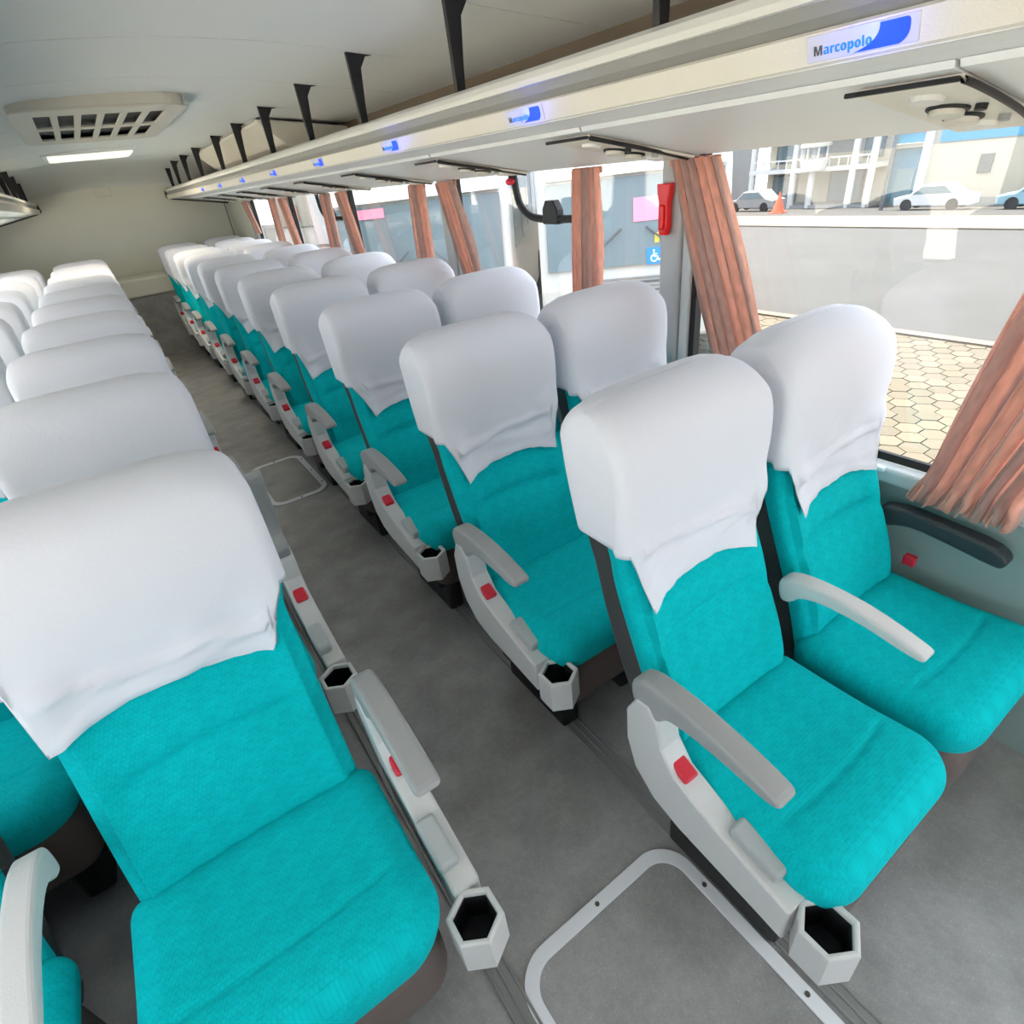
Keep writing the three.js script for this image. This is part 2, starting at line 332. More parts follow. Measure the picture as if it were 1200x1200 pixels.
{ // lit ceiling lamp at the rear
  const o = thing('ceiling_light', 'cream rectangular ceiling lamp behind the air grille', 'light', [-0.1, 1.918, -6.1]);
  part('housing', rbox(0.64, 0.03, 0.60, 0.012), M.ceiling, o);
  part('diffuser', rbox(0.56, 0.016, 0.5, 0.006, 0, -0.018, 0), litMat(0.9, 0.85, 0.72, 0.75), o);
  const l = new THREE.RectAreaLight(0xfff0d8, 9.0, 0.56, 0.5); l.position.set(0, -0.03, 0); l.rotation.x = -Math.PI / 2; o.add(l);
}
// ------------------------------------------------------------------ floor fittings
function hatch(label, x0, x1, z0, z1) {
  const cx = (x0 + x1) / 2, cz = (z0 + z1) / 2, w = (x1 - x0) / 2, h = Math.abs(z0 - z1) / 2, o = thing('floor_hatch', label, 'hatch', [cx, 0, cz]);
  const rr = (sh, w, h, q) => { sh.moveTo(-w + q, -h); sh.lineTo(w - q, -h); sh.absarc(w - q, -h + q, q, -Math.PI / 2, 0); sh.lineTo(w, h - q); sh.absarc(w - q, h - q, q, 0, Math.PI / 2); sh.lineTo(-w + q, h); sh.absarc(-w + q, h - q, q, Math.PI / 2, Math.PI); sh.lineTo(-w, -h + q); sh.absarc(-w + q, -h + q, q, Math.PI, Math.PI * 1.5); return sh; };
  const s = rr(new THREE.Shape(), w, h, 0.09); s.holes.push(rr(new THREE.Path(), w - 0.032, h - 0.032, 0.060));
  part('rim', new THREE.ExtrudeGeometry(s, { depth: 0.003, bevelEnabled: true, bevelSize: 0.002, bevelThickness: 0.002, bevelOffset: -0.002, bevelSegments: 2, curveSegments: 14 }).rotateX(-Math.PI / 2).translate(0, 0.001, 0), M.alu, o);
  const lid = new THREE.ExtrudeGeometry(rr(new THREE.Shape(), w - 0.033, h - 0.033, 0.059), { depth: 0.002, bevelEnabled: false, curveSegments: 14 }).rotateX(-Math.PI / 2); part('lid', lid, M.floor, o, [0, 0.0005, 0]);
  const sg = new THREE.CylinderGeometry(0.0055, 0.0055, 0.003, 12);
  for (const [px, pz] of [[-w + 0.016, 0], [w - 0.016, 0], [w - 0.016, -h * 0.65], [w - 0.016, h * 0.65], [0, -h + 0.016], [0, h - 0.016], [-w + 0.016, h * 0.6]]) part('screw', sg, M.screw, o, [px, 0.0065, pz]);
}
hatch('large floor hatch with bright metal rim beside the front aisle seat', -0.208, 0.283, -0.515, 0.28);
hatch('smaller metal rimmed floor hatch further along the aisle', -0.072, 0.27, -3.08, -3.74);
for (const [x, label] of [[0.318, 'grey metal floor rail under the seats on the curtained side'], [-0.222, 'grey metal floor rail under the seats across the aisle']]) {
  const o = thing('floor_rail', label, 'rail', [x, 0, 0]);
  part('rail_base', box(0.05, 0.004, 9.3, 0, 0.002, -3.0), M.rail, o);
  for (const d of [-0.021, 0, 0.021]) part('rail_rib', rbox(0.006, 0.006, 9.3, 0.002, d, 0.006, -3.0), M.rail, o);
}

// ------------------------------------------------------------------ seats (local: origin on the floor under the cup holder line, +z to the front)
const zfT = [[0.34, -0.325], [0.45, -0.356], [0.52, -0.379], [0.60, -0.410], [0.70, -0.452], [0.78, -0.482], [0.84, -0.493], [0.90, -0.493], [0.97, -0.489], [1.03, -0.492], [1.08, -0.502], [1.13, -0.520], [1.18, -0.545]];
const zbT = [[0.34, -0.43], [0.5, -0.50], [0.7, -0.572], [0.884, -0.622], [1.0, -0.650], [1.08, -0.660], [1.18, -0.666]];
const HW = 0.212;
const fx = [-1, -0.97, -0.94, -0.91, -0.88, -0.85]; for (let i = -13; i <= 13; i++) fx.push(i / 13 * 0.82); fx.push(0.85, 0.88, 0.91, 0.94, 0.97, 1);
// ring of a rounded rectangle: kind f/c/s/b for front, corner, side, back
const RING = []; fx.forEach((u) => RING.push(['f', u]));
for (let i = 1; i < 6; i++) RING.push(['fr', i / 6]); for (let i = 0; i <= 3; i++) RING.push(['r', i / 3]); for (let i = 1; i < 5; i++) RING.push(['br', i / 5]);
for (let i = 0; i <= 8; i++) RING.push(['b', 1 - i / 4]); for (let i = 1; i < 5; i++) RING.push(['bl', i / 5]); for (let i = 0; i <= 3; i++) RING.push(['l', 1 - i / 3]); for (let i = 1; i < 6; i++) RING.push(['fl', i / 6]);
function ringPt([k, t], w, zf, zb, rf, rb) {
  const H = Math.PI / 2;
  const d = zf - zb; rf = Math.min(rf, d * 0.49, w * 0.49); rb = Math.min(rb, d * 0.49, w * 0.49);
  switch (k) {
    case 'f': return [t * (w - rf), zf];
    case 'fr': return [w - rf + rf * Math.sin(t * H), zf - rf + rf * Math.cos(t * H)];
    case 'r': return [w, zf - rf + (zb + rb - zf + rf) * t];
    case 'br': return [w - rb + rb * Math.cos(t * H), zb + rb - rb * Math.sin(t * H)];
    case 'b': return [t * (w - rb), zb];
    case 'bl': return [-(w - rb) - rb * Math.sin(t * H), zb + rb - rb * Math.cos(t * H)];
    case 'l': return [-w, zf - rf + (zb + rb - zf + rf) * t];
    default: return [-(w - rf) - rf * Math.cos(t * H), zf - rf + rf * Math.sin(t * H)];
  }
}
function loft(levels, front) {   // levels: {y, w, zf, zb, rf, rb}
  const rows = [], uvs = [];
  let per = 0;
  const base = RING.map((r, j) => { const p = ringPt(r, HW, 0.06, -0.06, 0.03, 0.02); if (j) { const q = ringPt(RING[j - 1], HW, 0.06, -0.06, 0.03, 0.02); per += Math.hypot(p[0] - q[0], p[1] - q[1]); } return per; });
  for (const L of levels) {
    rows.push(RING.map((r) => { const [x, z] = ringPt(r, L.w, L.zf, L.zb, L.rf, L.rb); const isF = r[0] === 'f' ? 1 : 0; return [x, L.y, z + (front && isF ? front(x, L.y) : 0)]; }));
    uvs.push(RING.map((r, j) => [base[j], L.v ?? L.y]));
  }
  return gridGeo(rows, uvs, true);
}
function capped(levels, front, R, top, n = 7) {   // adds a rounded closed top of radius R ending at height top
  const out = levels.slice();
  for (let i = 1; i <= n; i++) { const a = i / n * Math.PI / 2, y = top - R + R * Math.sin(a), ins = R * (1 - Math.cos(a)), b = levels[levels.length - 1].of(y);
    out.push({ ...b, y, v: y + ins, w: b.w - ins * 0.75, zf: b.zf - ins, zb: b.zb + ins, rf: Math.max(b.rf, ins * 0.5), rb: b.rb }); }
  const l = out[out.length - 1]; out.push({ ...l, w: l.w * 0.4, zf: (l.zf + l.zb) / 2 + 0.0005, zb: (l.zf + l.zb) / 2 - 0.0005, rf: 0.0002, rb: 0.0002 });
  return loft(out, front);
}
const bolster = (x, y) => {   // quilting of the backrest front
  const lower = smooth(0.40, 0.5, y) * (1 - smooth(0.86, 0.94, y));
  const side = smooth(0.115, 0.175, Math.abs(x)) * 0.013 * lower;
  const c1 = 0.017 * gauss(y - (0.645 + 0.02 * (1 - (x / 0.2) ** 2)), 0.012) * (1 - smooth(0.13, 0.19, Math.abs(x)));
  const lum = 0.016 * gauss(y - 0.56, 0.06) * (1 - smooth(0.1, 0.2, Math.abs(x)));
  return side - c1 + lum + 0.004 * gauss(y - 0.72, 0.05);
};
const G = {};
{
  const at = (y) => ({ y, w: HW - 0.016 * (1 - smooth(0.82, 0.92, y)), zf: interp(zfT, y), zb: interp(zfT, y) - 0.05, rf: 0.028, rb: 0.01, of: at });
  const lv = []; for (let y = 0.36; y < 1.095; y += 0.0125) lv.push(at(y));
  G.backrest = capped(lv.filter((l) => l.y < 1.03), bolster, 0.03, 1.07);
  const sh = (y) => ({ y, w: HW - 0.004 - 0.015 * (1 - smooth(0.82, 0.92, y)) - 0.01 * (1 - smooth(0.34, 0.6, y)), zf: interp(zfT, y) - 0.044, zb: interp(zbT, y), rf: 0.008, rb: 0.022, of: sh });
  const ls = []; for (let y = 0.30; y < 1.06; y += 0.05) ls.push(sh(y));
  G.shell = capped(ls.filter((l) => l.y < 1.03), null, 0.03, 1.07, 4);
}
function coverGeo(v, xt = 0.155, sk = (v % 3 - 1) * 0.01, top = 1.146, lift = 0) {   // slip-on cover; v varies the wrinkles, xt and sk the width and shift of the front flap
  const q = makeNoise(16, 100 + v * 17), off = 0.007, R = 0.062;
  const at = (y) => ({ w: HW + off * 0.7, zf: interp(zfT, y) + off, zb: interp(zbT, y) - off * 0.6, rf: 0.022, rb: 0.03 });
  const hem = (r) => {
    const x = ringPt(r, HW, 0.06, -0.06, 0.027, 0.03)[0], xs = x - sk, a = Math.abs(xs), edge = HW - 0.02;
    if (r[0] !== 'f') return 0.868 + lift + (r[0] === 'fl' || r[0] === 'fr' ? 0 : 0.014);
    if (a <= xt) return 0.742 + lift + 0.030 * (1 - (a / xt) ** 2) + 0.004 * (q(x * 60 + 40, v) - 0.5);
    return 0.742 + lift + 0.126 * Math.pow(clamp01((a - xt) / Math.max(0.012, edge - sk * Math.sign(xs) - xt)), 0.6);
  };
  const wr = (x, y) => {
    const k = 1 - smooth(0.88, 0.96, y), e = 1 - smooth(0.15, 0.19, Math.abs(x)), t = v % 2 ? 1 : -1;
    return 0.012 * gauss(y - (0.848 + 0.10 * x * t + 0.02 * (q(x * 14 + 20, 3) - 0.5)), 0.008) * e + 0.007 * gauss(y - (0.812 + 0.04 * (q(x * 9 + 9, 7) - 0.5) - 0.1 * x * t), 0.008) * e
      + k * 0.006 * q(x * 20 + 30, y * 26 + v) + 0.0012 * q(x * 5 + 50, y * 6) + 0.006 * (1 - smooth(0.745, 0.80, y)) * q(x * 30 + 5, 1);
  };
  const rows = [], uvs = [], N = 34;
  const crown = (x, y) => y - 0.034 * smooth(1.02, top, y) * Math.pow(Math.min(1, Math.abs(x) / HW), 5);   // the top falls away towards its ends
  const push = (f) => { const r = [], u = []; RING.forEach((k) => { const [x, y, z, vv] = f(k); r.push([x, crown(x, y), z]); u.push([x + z * 0.5, vv ?? y]); }); rows.push(r); uvs.push(u); };
  const pt = (k, y, extra = 0) => { const L = at(y); const [x, z] = ringPt(k, L.w - extra, L.zf - extra, L.zb + extra, L.rf, L.rb);
    const fc = k[0] === 'fr' ? 1 - k[1] : k[0] === 'fl' ? k[1] : 0;
    return [x, y, z + (k[0] === 'f' ? wr(x, y) + Math.max(0, bolster(x, y)) : fc * Math.max(0, bolster(0.2, y)))]; };
  push((k) => pt(k, hem(k) + 0.004, 0.006));
  for (let i = 0; i <= N; i++) push((k) => { const h0 = hem(k); return pt(k, h0 + (top - R - h0) * Math.pow(i / N, 0.85)); });
  for (let i = 1; i <= 9; i++) push((k) => { const a = i / 9 * Math.PI / 2, y = top - R + R * Math.sin(a), ins = R * (1 - Math.cos(a)), L = at(y); const [x, z] = ringPt(k, L.w - ins * 0.35, L.zf - ins, L.zb + ins, Math.max(0.01, L.rf - ins * 0.2), Math.max(0.01, L.rb - ins * 0.2)); return [x, y, z + (k[0] === 'f' ? wr(x, y) * (1 - i / 9) : 0), y + ins]; });
  push((k) => { const L = at(top), zm = (L.zf + L.zb) / 2; return [k[0] === 'f' || k[0] === 'b' ? k[1] * 0.15 : 0.15 * (['fr', 'r', 'br'].includes(k[0]) ? 1 : -1), top, zm + (k[0][0] === 'f' ? 0.0004 : -0.0004)]; });
  return gridGeo(rows, uvs, true);
}
G.covers = [0, 1, 2, 3].map((v) => coverGeo(v));
G.coversL = [4, 5].map((v) => coverGeo(v, 0.155, 0.008 * (v - 4.5), 1.164, 0.01));
G.coverWide = coverGeo(6, 0.172, -0.022, 1.164, 0.03);
{ // seat cushion: grid over a rounded rectangle, rolled edges, then side walls
  const w = 0.220, zb = -0.385, zf = 0.008, rc = 0.085, rbk = 0.03, R = 0.055, bot = 0.352;
  const topY = (x, z) => 0.446 + 0.012 * (1 - (x / w) ** 2) + 0.010 * gauss(z + 0.05, 0.09) - 0.012 * gauss(z + 0.22, 0.1) * (1 - (x / w) ** 2) + 0.006 * smooth(0.12, 0.2, Math.abs(x))
    - 0.007 * gauss(z - (-0.118 - 0.02 * (x / w) ** 2), 0.0065) * (1 - smooth(0.15, 0.19, Math.abs(x)));
  const halfW = (z) => { if (z > zf - rc) { const d = z - (zf - rc); return w - rc + Math.sqrt(Math.max(rc * rc - d * d, 0)); } if (z < zb + rbk) { const d = zb + rbk - z; return w - rbk + Math.sqrt(Math.max(rbk * rbk - d * d, 0)); } return w; };
  const dist = (x, z) => { const qx = Math.abs(x), r = z > (zf + zb) / 2 ? rc : rbk, ex = z > (zf + zb) / 2 ? zf - z : z - zb, dx = w - qx; if (dx < r && ex < r) return r - Math.hypot(r - dx, r - ex); return Math.min(dx, ex); };
  const zs = []; for (let i = 0; i <= 16; i++) zs.push(zb + (-0.145 - zb) * (1 - Math.cos(i / 16 * Math.PI / 2))); for (let i = 1; i <= 10; i++) zs.push(-0.145 + 0.055 * i / 10); for (let i = 1; i <= 22; i++) zs.push(-0.09 + (zf + 0.09) * Math.sin(i / 22 * Math.PI / 2));
  const us = []; for (let i = 0; i <= 36; i++) us.push(Math.sin((i / 36 - 0.5) * Math.PI));
  const rows = [], uvs = [];
  for (const z of zs.slice().reverse()) { const hw = halfW(z), r = [], u = [];
    for (const t of us) { const x = t * hw, d = Math.max(0, dist(x, z)), e = d < R ? R - Math.sqrt(Math.max(R * R - (R - d) ** 2, 0)) : 0; r.push([x, topY(x, z) - e, z]); u.push([x, -z + e * (Math.abs(t) > 0.9 ? 0 : 1)]); }
    rows.push(r); uvs.push(u); }
  const top = gridGeo(rows, uvs);
  const edge = [...rows[0], ...rows.slice(1).map((r) => r[r.length - 1]), ...rows[rows.length - 1].slice(0, -1).reverse(), ...rows.slice(1, -1).map((r) => r[0]).reverse()];
  const sr = [], su = []; let acc = 0;
  const acs = edge.map((p, i) => { if (i) acc += Math.hypot(p[0] - edge[i - 1][0], p[2] - edge[i - 1][2]); return acc; });
  for (let i = 0; i <= 6; i++) { const t = i / 6; sr.push(edge.map(([x, y, z]) => { const yy = y + (bot - y) * t, k = 1 - 0.05 * t * t; return [x * k, yy, -0.18 + (z + 0.18) * k]; })); su.push(acs.map((a) => [a, -t * 0.08])); }
  const side = gridGeo(sr.reverse(), su.reverse(), true);
  G.cushion = merge([top, side]);
  const sk = (z0, z1, ww, y) => [[-ww, y, z0], [ww, y, z0], [ww, y, z1], [-ww, y, z1]]; void sk;
  G.skirt = rbox(0.405, 0.20, 0.365, 0.06, 0, 0.265, -0.19, 3);
  G.base = merge([rbox(0.06, 0.19, 0.30, 0.012, -0.12, 0.095, -0.24), rbox(0.06, 0.19, 0.30, 0.012, 0.12, 0.095, -0.24), rbox(0.38, 0.05, 0.05, 0.012, 0, 0.165, -0.1), rbox(0.38, 0.05, 0.05, 0.012, 0, 0.165, -0.33)]);
}
{ // aisle console
  G.panel = prismX([[-0.372, 0.605], [-0.405, 0.60], [-0.432, 0.545], [-0.430, 0.46], [-0.405, 0.385], [-0.35, 0.335], [-0.28, 0.316], [-0.085, 0.300], [-0.047, 0.296], [-0.047, 0.391], [-0.06, 0.394], [-0.13, 0.409], [-0.24, 0.440], [-0.30, 0.466], [-0.335, 0.512], [-0.347, 0.57]], 0.056, 0.007);
  const ap = [[-0.035, -0.005], [-0.035, 0.035], [-0.012, 0.054], [0.055, 0.062], [0.15, 0.057], [0.245, 0.040], [0.278, 0.028], [0.281, 0.018], [0.265, 0.010], [0.185, 0.014], [0.10, 0.012], [0.055, 0.000], [0.036, -0.022], [0.015, -0.035], [-0.018, -0.032]];
  G.arm = prismX(ap, 0.05, 0.010, 3);            // relative to its pivot at (-0.385, 0.60)
  G.button = rbox(0.036, 0.018, 0.05, 0.006);
  G.pad = rbox(0.042, 0.034, 0.105, 0.010);
  const hex = (r) => Array.from({ length: 6 }, (_, i) => [r * Math.cos((i + 0.5) * Math.PI / 3), r * Math.sin((i + 0.5) * Math.PI / 3)]);
  const s = shapeOf(hex(0.053)); s.holes.push(new THREE.Path(hex(0.041).map(([a, b]) => new THREE.Vector2(a, b))));
  G.cup = new THREE.ExtrudeGeometry(s, { depth: 0.092, bevelEnabled: true, bevelSize: 0.004, bevelThickness: 0.004, bevelOffset: -0.004, bevelSegments: 2 }).rotateX(-Math.PI / 2).translate(0, 0.289, 0);
  const li = shapeOf(hex(0.0415)); li.holes.push(new THREE.Path(hex(0.0395).map(([a, b]) => new THREE.Vector2(a, b))));
  G.cupIn = merge([new THREE.ExtrudeGeometry(shapeOf(hex(0.041)), { depth: 0.012, bevelEnabled: false }).rotateX(-Math.PI / 2).translate(0, 0.290, 0), new THREE.ExtrudeGeometry(li, { depth: 0.084, bevelEnabled: false }).rotateX(-Math.PI / 2).translate(0, 0.290, 0)]);
  G.bolt = new THREE.CylinderGeometry(0.02, 0.02, 0.06, 18).rotateZ(Math.PI / 2);
  G.innerArm = prismX([[-0.03, 0.0], [-0.03, 0.034], [0.0, 0.05], [0.06, 0.057], [0.15, 0.053], [0.245, 0.032], [0.276, 0.02], [0.274, 0.010], [0.25, 0.008], [0.15, 0.022], [0.06, 0.020], [0.02, 0.006], [0.0, -0.016], [-0.02, -0.02]], 0.044, 0.008, 3);
  G.wallArm = prismX([[-0.035, -0.01], [-0.03, 0.035], [0.02, 0.05], [0.13, 0.045], [0.235, 0.032], [0.262, 0.008], [0.255, -0.014], [0.235, -0.016], [0.15, -0.004], [0.05, 0.004], [0.0, -0.012], [-0.02, -0.03]], 0.045, 0.009, 3);
}
const RECL = 0.03;   // the other bank leans back a little more, about a hinge at y 0.42, z -0.37
// kind: aisle or window; s: +1 on the curtained side; wide: pads a little wider on the other bank
function seat(kind, s, label, group, x, z, cover, flipped) {
  const o = thing('coach_seat', label, 'seat', [x, 0, z], group), wide = s < 0 ? 1.09 : 1, co = s < 0 ? 0.289 : 0.230;
  for (const [n, g, m] of [['backrest', G.backrest, M.teal], ['back_shell', G.shell, M.shell], ['cushion', G.cushion, M.teal], ['skirt', G.skirt, M.skirt], ['base_frame', G.base, M.black], ['headrest_cover', cover, M.cover]]) { const p = part(n, g, m, o); p.scale.x = wide; if (s < 0 && ['backrest', 'back_shell', 'headrest_cover'].includes(n)) { p.rotation.x = -RECL; p.position.set(0, 0.42 - 0.42 * Math.cos(RECL) + 0.37 * Math.sin(RECL) * -1, -0.37 + 0.37 * Math.cos(RECL) + 0.42 * Math.sin(RECL)); } }
  if (kind === 'aisle') {
    const cx = -s * co;
    part('console', G.panel, M.console, o, [cx, 0, 0]);
    const a = part('armrest', G.arm, M.arm, o, [cx, 0.60, -0.385]); if (flipped) a.rotation.x = -1.33;
    part('release_button', G.button, M.red, o, [cx, 0.470, -0.302], [0.42, 0, 0]);
    part('lever_pad', G.pad, M.pad, o, [cx + s * 0.010, 0.418, -0.135], [0.15, 0, 0]);
    const cup = part('cup_holder', G.cup, M.console, o, [cx + s * 0.012, 0, 0.0]); part('cup_liner', G.cupIn, M.black, cup);
    part('inner_armrest', G.innerArm, M.console, o, [s * (s < 0 ? 0.292 : 0.234), 0.60, -0.385]);
  } else {
    part('wall_armrest', G.wallArm, M.wallArm, o, [s * 0.222 * wide, 0.585, -0.40]);
    part('buckle', rbox(0.02, 0.03, 0.03, 0.004, s * 0.215, 0.49, -0.33), M.red, o);
  }
  return o;
}
const PITCH = 0.717, ZR1 = -0.118, ZL1 = -0.491, XA = 0.436, SP = 0.482, XAL = -0.525, SPL = 0.57;
for (let k = 0; k < 11; k++) {
  const z = ZR1 - PITCH * k, r = k === 0 ? 'front' : ordinal[k];
  seat('aisle', 1, `teal aisle seat with white cover, ${r} row on the curtained side`, 'aisle seats on the curtained side', XA, z, G.covers[k % 4]);
  seat('window', 1, `teal window seat with white cover beside the curtains, ${r} row`, 'window seats beside the curtains', XA + SP, z, G.covers[(k + 1) % 4]);
}
for (let k = 0; k < 10; k++) {
  const z = ZL1 - PITCH * k, r = k === 0 ? 'front' : ordinal[k];
  seat('aisle', -1, k === 1 ? 'teal aisle seat with folded up armrest, second row across the aisle from the curtains' : `teal aisle seat with white cover, ${r} row across the aisle from the curtains`, 'aisle seats across from the curtains', XAL, z, k ? G.coversL[k % 2] : G.coverWide, k === 1);
  seat('window', -1, `teal outer seat with white cover, ${r} row, far side from the curtains`, 'outer seats across from the curtains', XAL - SPL, z, G.coversL[(k + 1) % 2]);
}

// ------------------------------------------------------------------ curtains
function curtain(label, top, bot, yb, n, seedN, hemmed) {   // top/bot: [z near rear, z near front] at the rail and at the lower end
  const q = makeNoise(16, seedN), yt = 1.467, rows = [], uvs = [], NJ = n * 14, len = 0.085 * n;
  for (let i = 0; i <= 26; i++) { const t = i / 26, y = yt + (yb - yt) * t, r = [], u = [];
    const bulge = Math.sin(t * Math.PI) * 0.012, flare = hemmed ? gauss(t - 1, 0.06) * 0.02 : 0;
    for (let j = 0; j <= NJ; j++) { const a = j / NJ, za = top[0] + (bot[0] - top[0]) * t - bulge - flare, zb = top[1] + (bot[1] - top[1]) * t + bulge + flare;
      const ph = a * n * Math.PI * 2 + 0.8 * (q(a * 6, t * 3) - 0.5), am = (hemmed ? 0.023 : 0.017) * (0.7 + 0.6 * q(a * n + 3, 5)) * (hemmed && t > 0.95 ? 0.55 + 0.4 * Math.sin(a * 90) : 1);
      r.push([XR - 0.056 + am * Math.sin(ph), y + (hemmed && t === 1 ? 0.008 * Math.sin(a * 70) : 0), za + (zb - za) * (a + 0.035 * Math.sin(ph * 2 + 1.2))]); u.push([a * len * 1.9 + seedN * 0.07, t]); }
    rows.push(r); uvs.push(u); }
  const o = thing('curtain', label, 'curtain', [0, 0, 0], 'salmon striped window curtains');
  part('cloth', gridGeo(rows, uvs), M.curtain, o);
  part('heading_tape', box(0.006, 0.02, Math.abs(top[1] - top[0]) + 0.01, XR - 0.052, yt - 0.006, (top[0] + top[1]) / 2), M.curtain, o);
  return o;
}
curtain('salmon curtain gathered on the window sill beside the front window seat', [-0.36, -0.10], [-0.49, -0.30], 0.66, 7, 31, true);
curtain('salmon curtain slanting away from the post with the red hammer', [-1.35, -1.18], [-1.10, -0.91], 0.80, 6, 32);
curtain('straight hanging salmon curtain beside the black curved window bar', [-1.80, -1.66], [-1.83, -1.68], 0.74, 6, 33);
[[-2.86, 34], [-4.34, 35], [-5.82, 36], [-7.3, 37]].forEach(([p, sd], i) => {
  curtain(`slanting salmon curtain at the ${ordinal[i]} window post behind the hammer post`, [p + 0.02, p + 0.20], [p + 0.30, p + 0.44], i === 3 ? 1.17 : 0.80, 6, sd);
  if (i < 3) curtain(`straight salmon curtain behind the ${ordinal[i]} window post past the hammer post`, [p - 0.30, p - 0.12], [p - 0.35, p - 0.17], 0.74, 6, sd + 10);
});
// ------------------------------------------------------------------ small fittings on the window wall
{
  const o = thing('emergency_hammer', 'red emergency hammer holder on the grey window post', 'hammer', [XR - 0.035, 1.335, -1.384]);
  part('holder', prismZ([[-0.026, 0.072], [0.026, 0.072], [0.024, 0.045], [0.017, 0.02], [0.018, -0.05], [0.012, -0.072], [-0.012, -0.072], [-0.018, -0.05], [-0.017, 0.02], [-0.024, 0.045]], -0.013, 0.013, 0.004).rotateY(Math.PI / 2), M.redBright, o);
  part('grip', rbox(0.014, 0.07, 0.018, 0.005, -0.016, -0.02, 0), M.redBright, o);
}
function windowBar(label, z0) {   // black bar: drops from the rack, bends and runs forward along the pane
  const o = thing('window_bar', label, 'bar'), x = XR + 0.006;
  const c = new THREE.CatmullRomCurve3([[x, 1.468, z0], [x, 1.42, z0 + 0.008], [x, 1.36, z0 + 0.03], [x, 1.318, z0 + 0.09], [x, 1.304, z0 + 0.17], [x, 1.303, z0 + 0.30], [x, 1.305, z0 + 0.46]].map((p) => new THREE.Vector3(...p)));
  part('bar', new THREE.TubeGeometry(c, 40, 0.015, 10), M.black, o);
  part('clamp', prismX([[z0 + 0.205, 1.285], [z0 + 0.205, 1.34], [z0 + 0.225, 1.37], [z0 + 0.275, 1.37], [z0 + 0.30, 1.335], [z0 + 0.30, 1.285]], 0.036, 0.005), M.black, o, [x, 0, 0]);
}
windowBar('black curved bar with clamp across the window behind the hammer post', -2.262);
windowBar('black curved bar across the third window behind the hammer post', -4.93);
{ const o = thing('release_knob', 'small red knob at the top of the black window bar', 'knob', [XR - 0.012, 1.445, -2.265]); part('knob', new THREE.SphereGeometry(0.018, 18, 12).scale(1, 0.75, 1.3), M.red, o); part('stem', new THREE.CylinderGeometry(0.006, 0.006, 0.03, 10).translate(0, 0.015, 0), M.black, o); }

// ------------------------------------------------------------------ outside
const cam = camera.position, dirAt = (az) => new THREE.Vector3(Math.cos(az * Math.PI / 180), 0, -Math.sin(az * Math.PI / 180));
const GY = -1.2, gy = (x) => x < 9 ? GY : GY - 0.07 * (x - 9);
const O = {
  asphalt: std(0xffffff, 0.85, { map: tex(512, (u, v) => { const k = 0.205 + 0.035 * (0.6 * n8(u * 8, v * 8) + 0.4 * n16(u * 16, v * 16) - 0.5); return [k * 0.97, k, k * 1.01]; }, true, [0.12, 0.12]) }),
  earth: std(0x4a443b, 0.95), sidewalk: std(0x625c51, 0.9), concrete: std(0xd6d3ca, 0.9),
  pav: [0x544f44, 0x504c41, 0x585347, 0x4d493f].map((c) => std(c, 0.9)),
  white: std(0xb9bab8, 0.45), cream: std(0xa8a292, 0.7), grey: std(0x7d7f7e, 0.7), dark: std(0x54585a, 0.6), blue: std(0x4a88a8, 0.5), paleBlue: std(0x7797a4, 0.4),
  glassDark: std(0x62747a, 0.25), orange: std(0xe0563a, 0.6), tyre: std(0x17171a, 0.85), pink: std(0xf090a8, 0.6), trunk: std(0x6b5a48, 0.9), leaf: std(0x6d8a52, 0.9), roof: std(0xb0806a, 0.8),
};
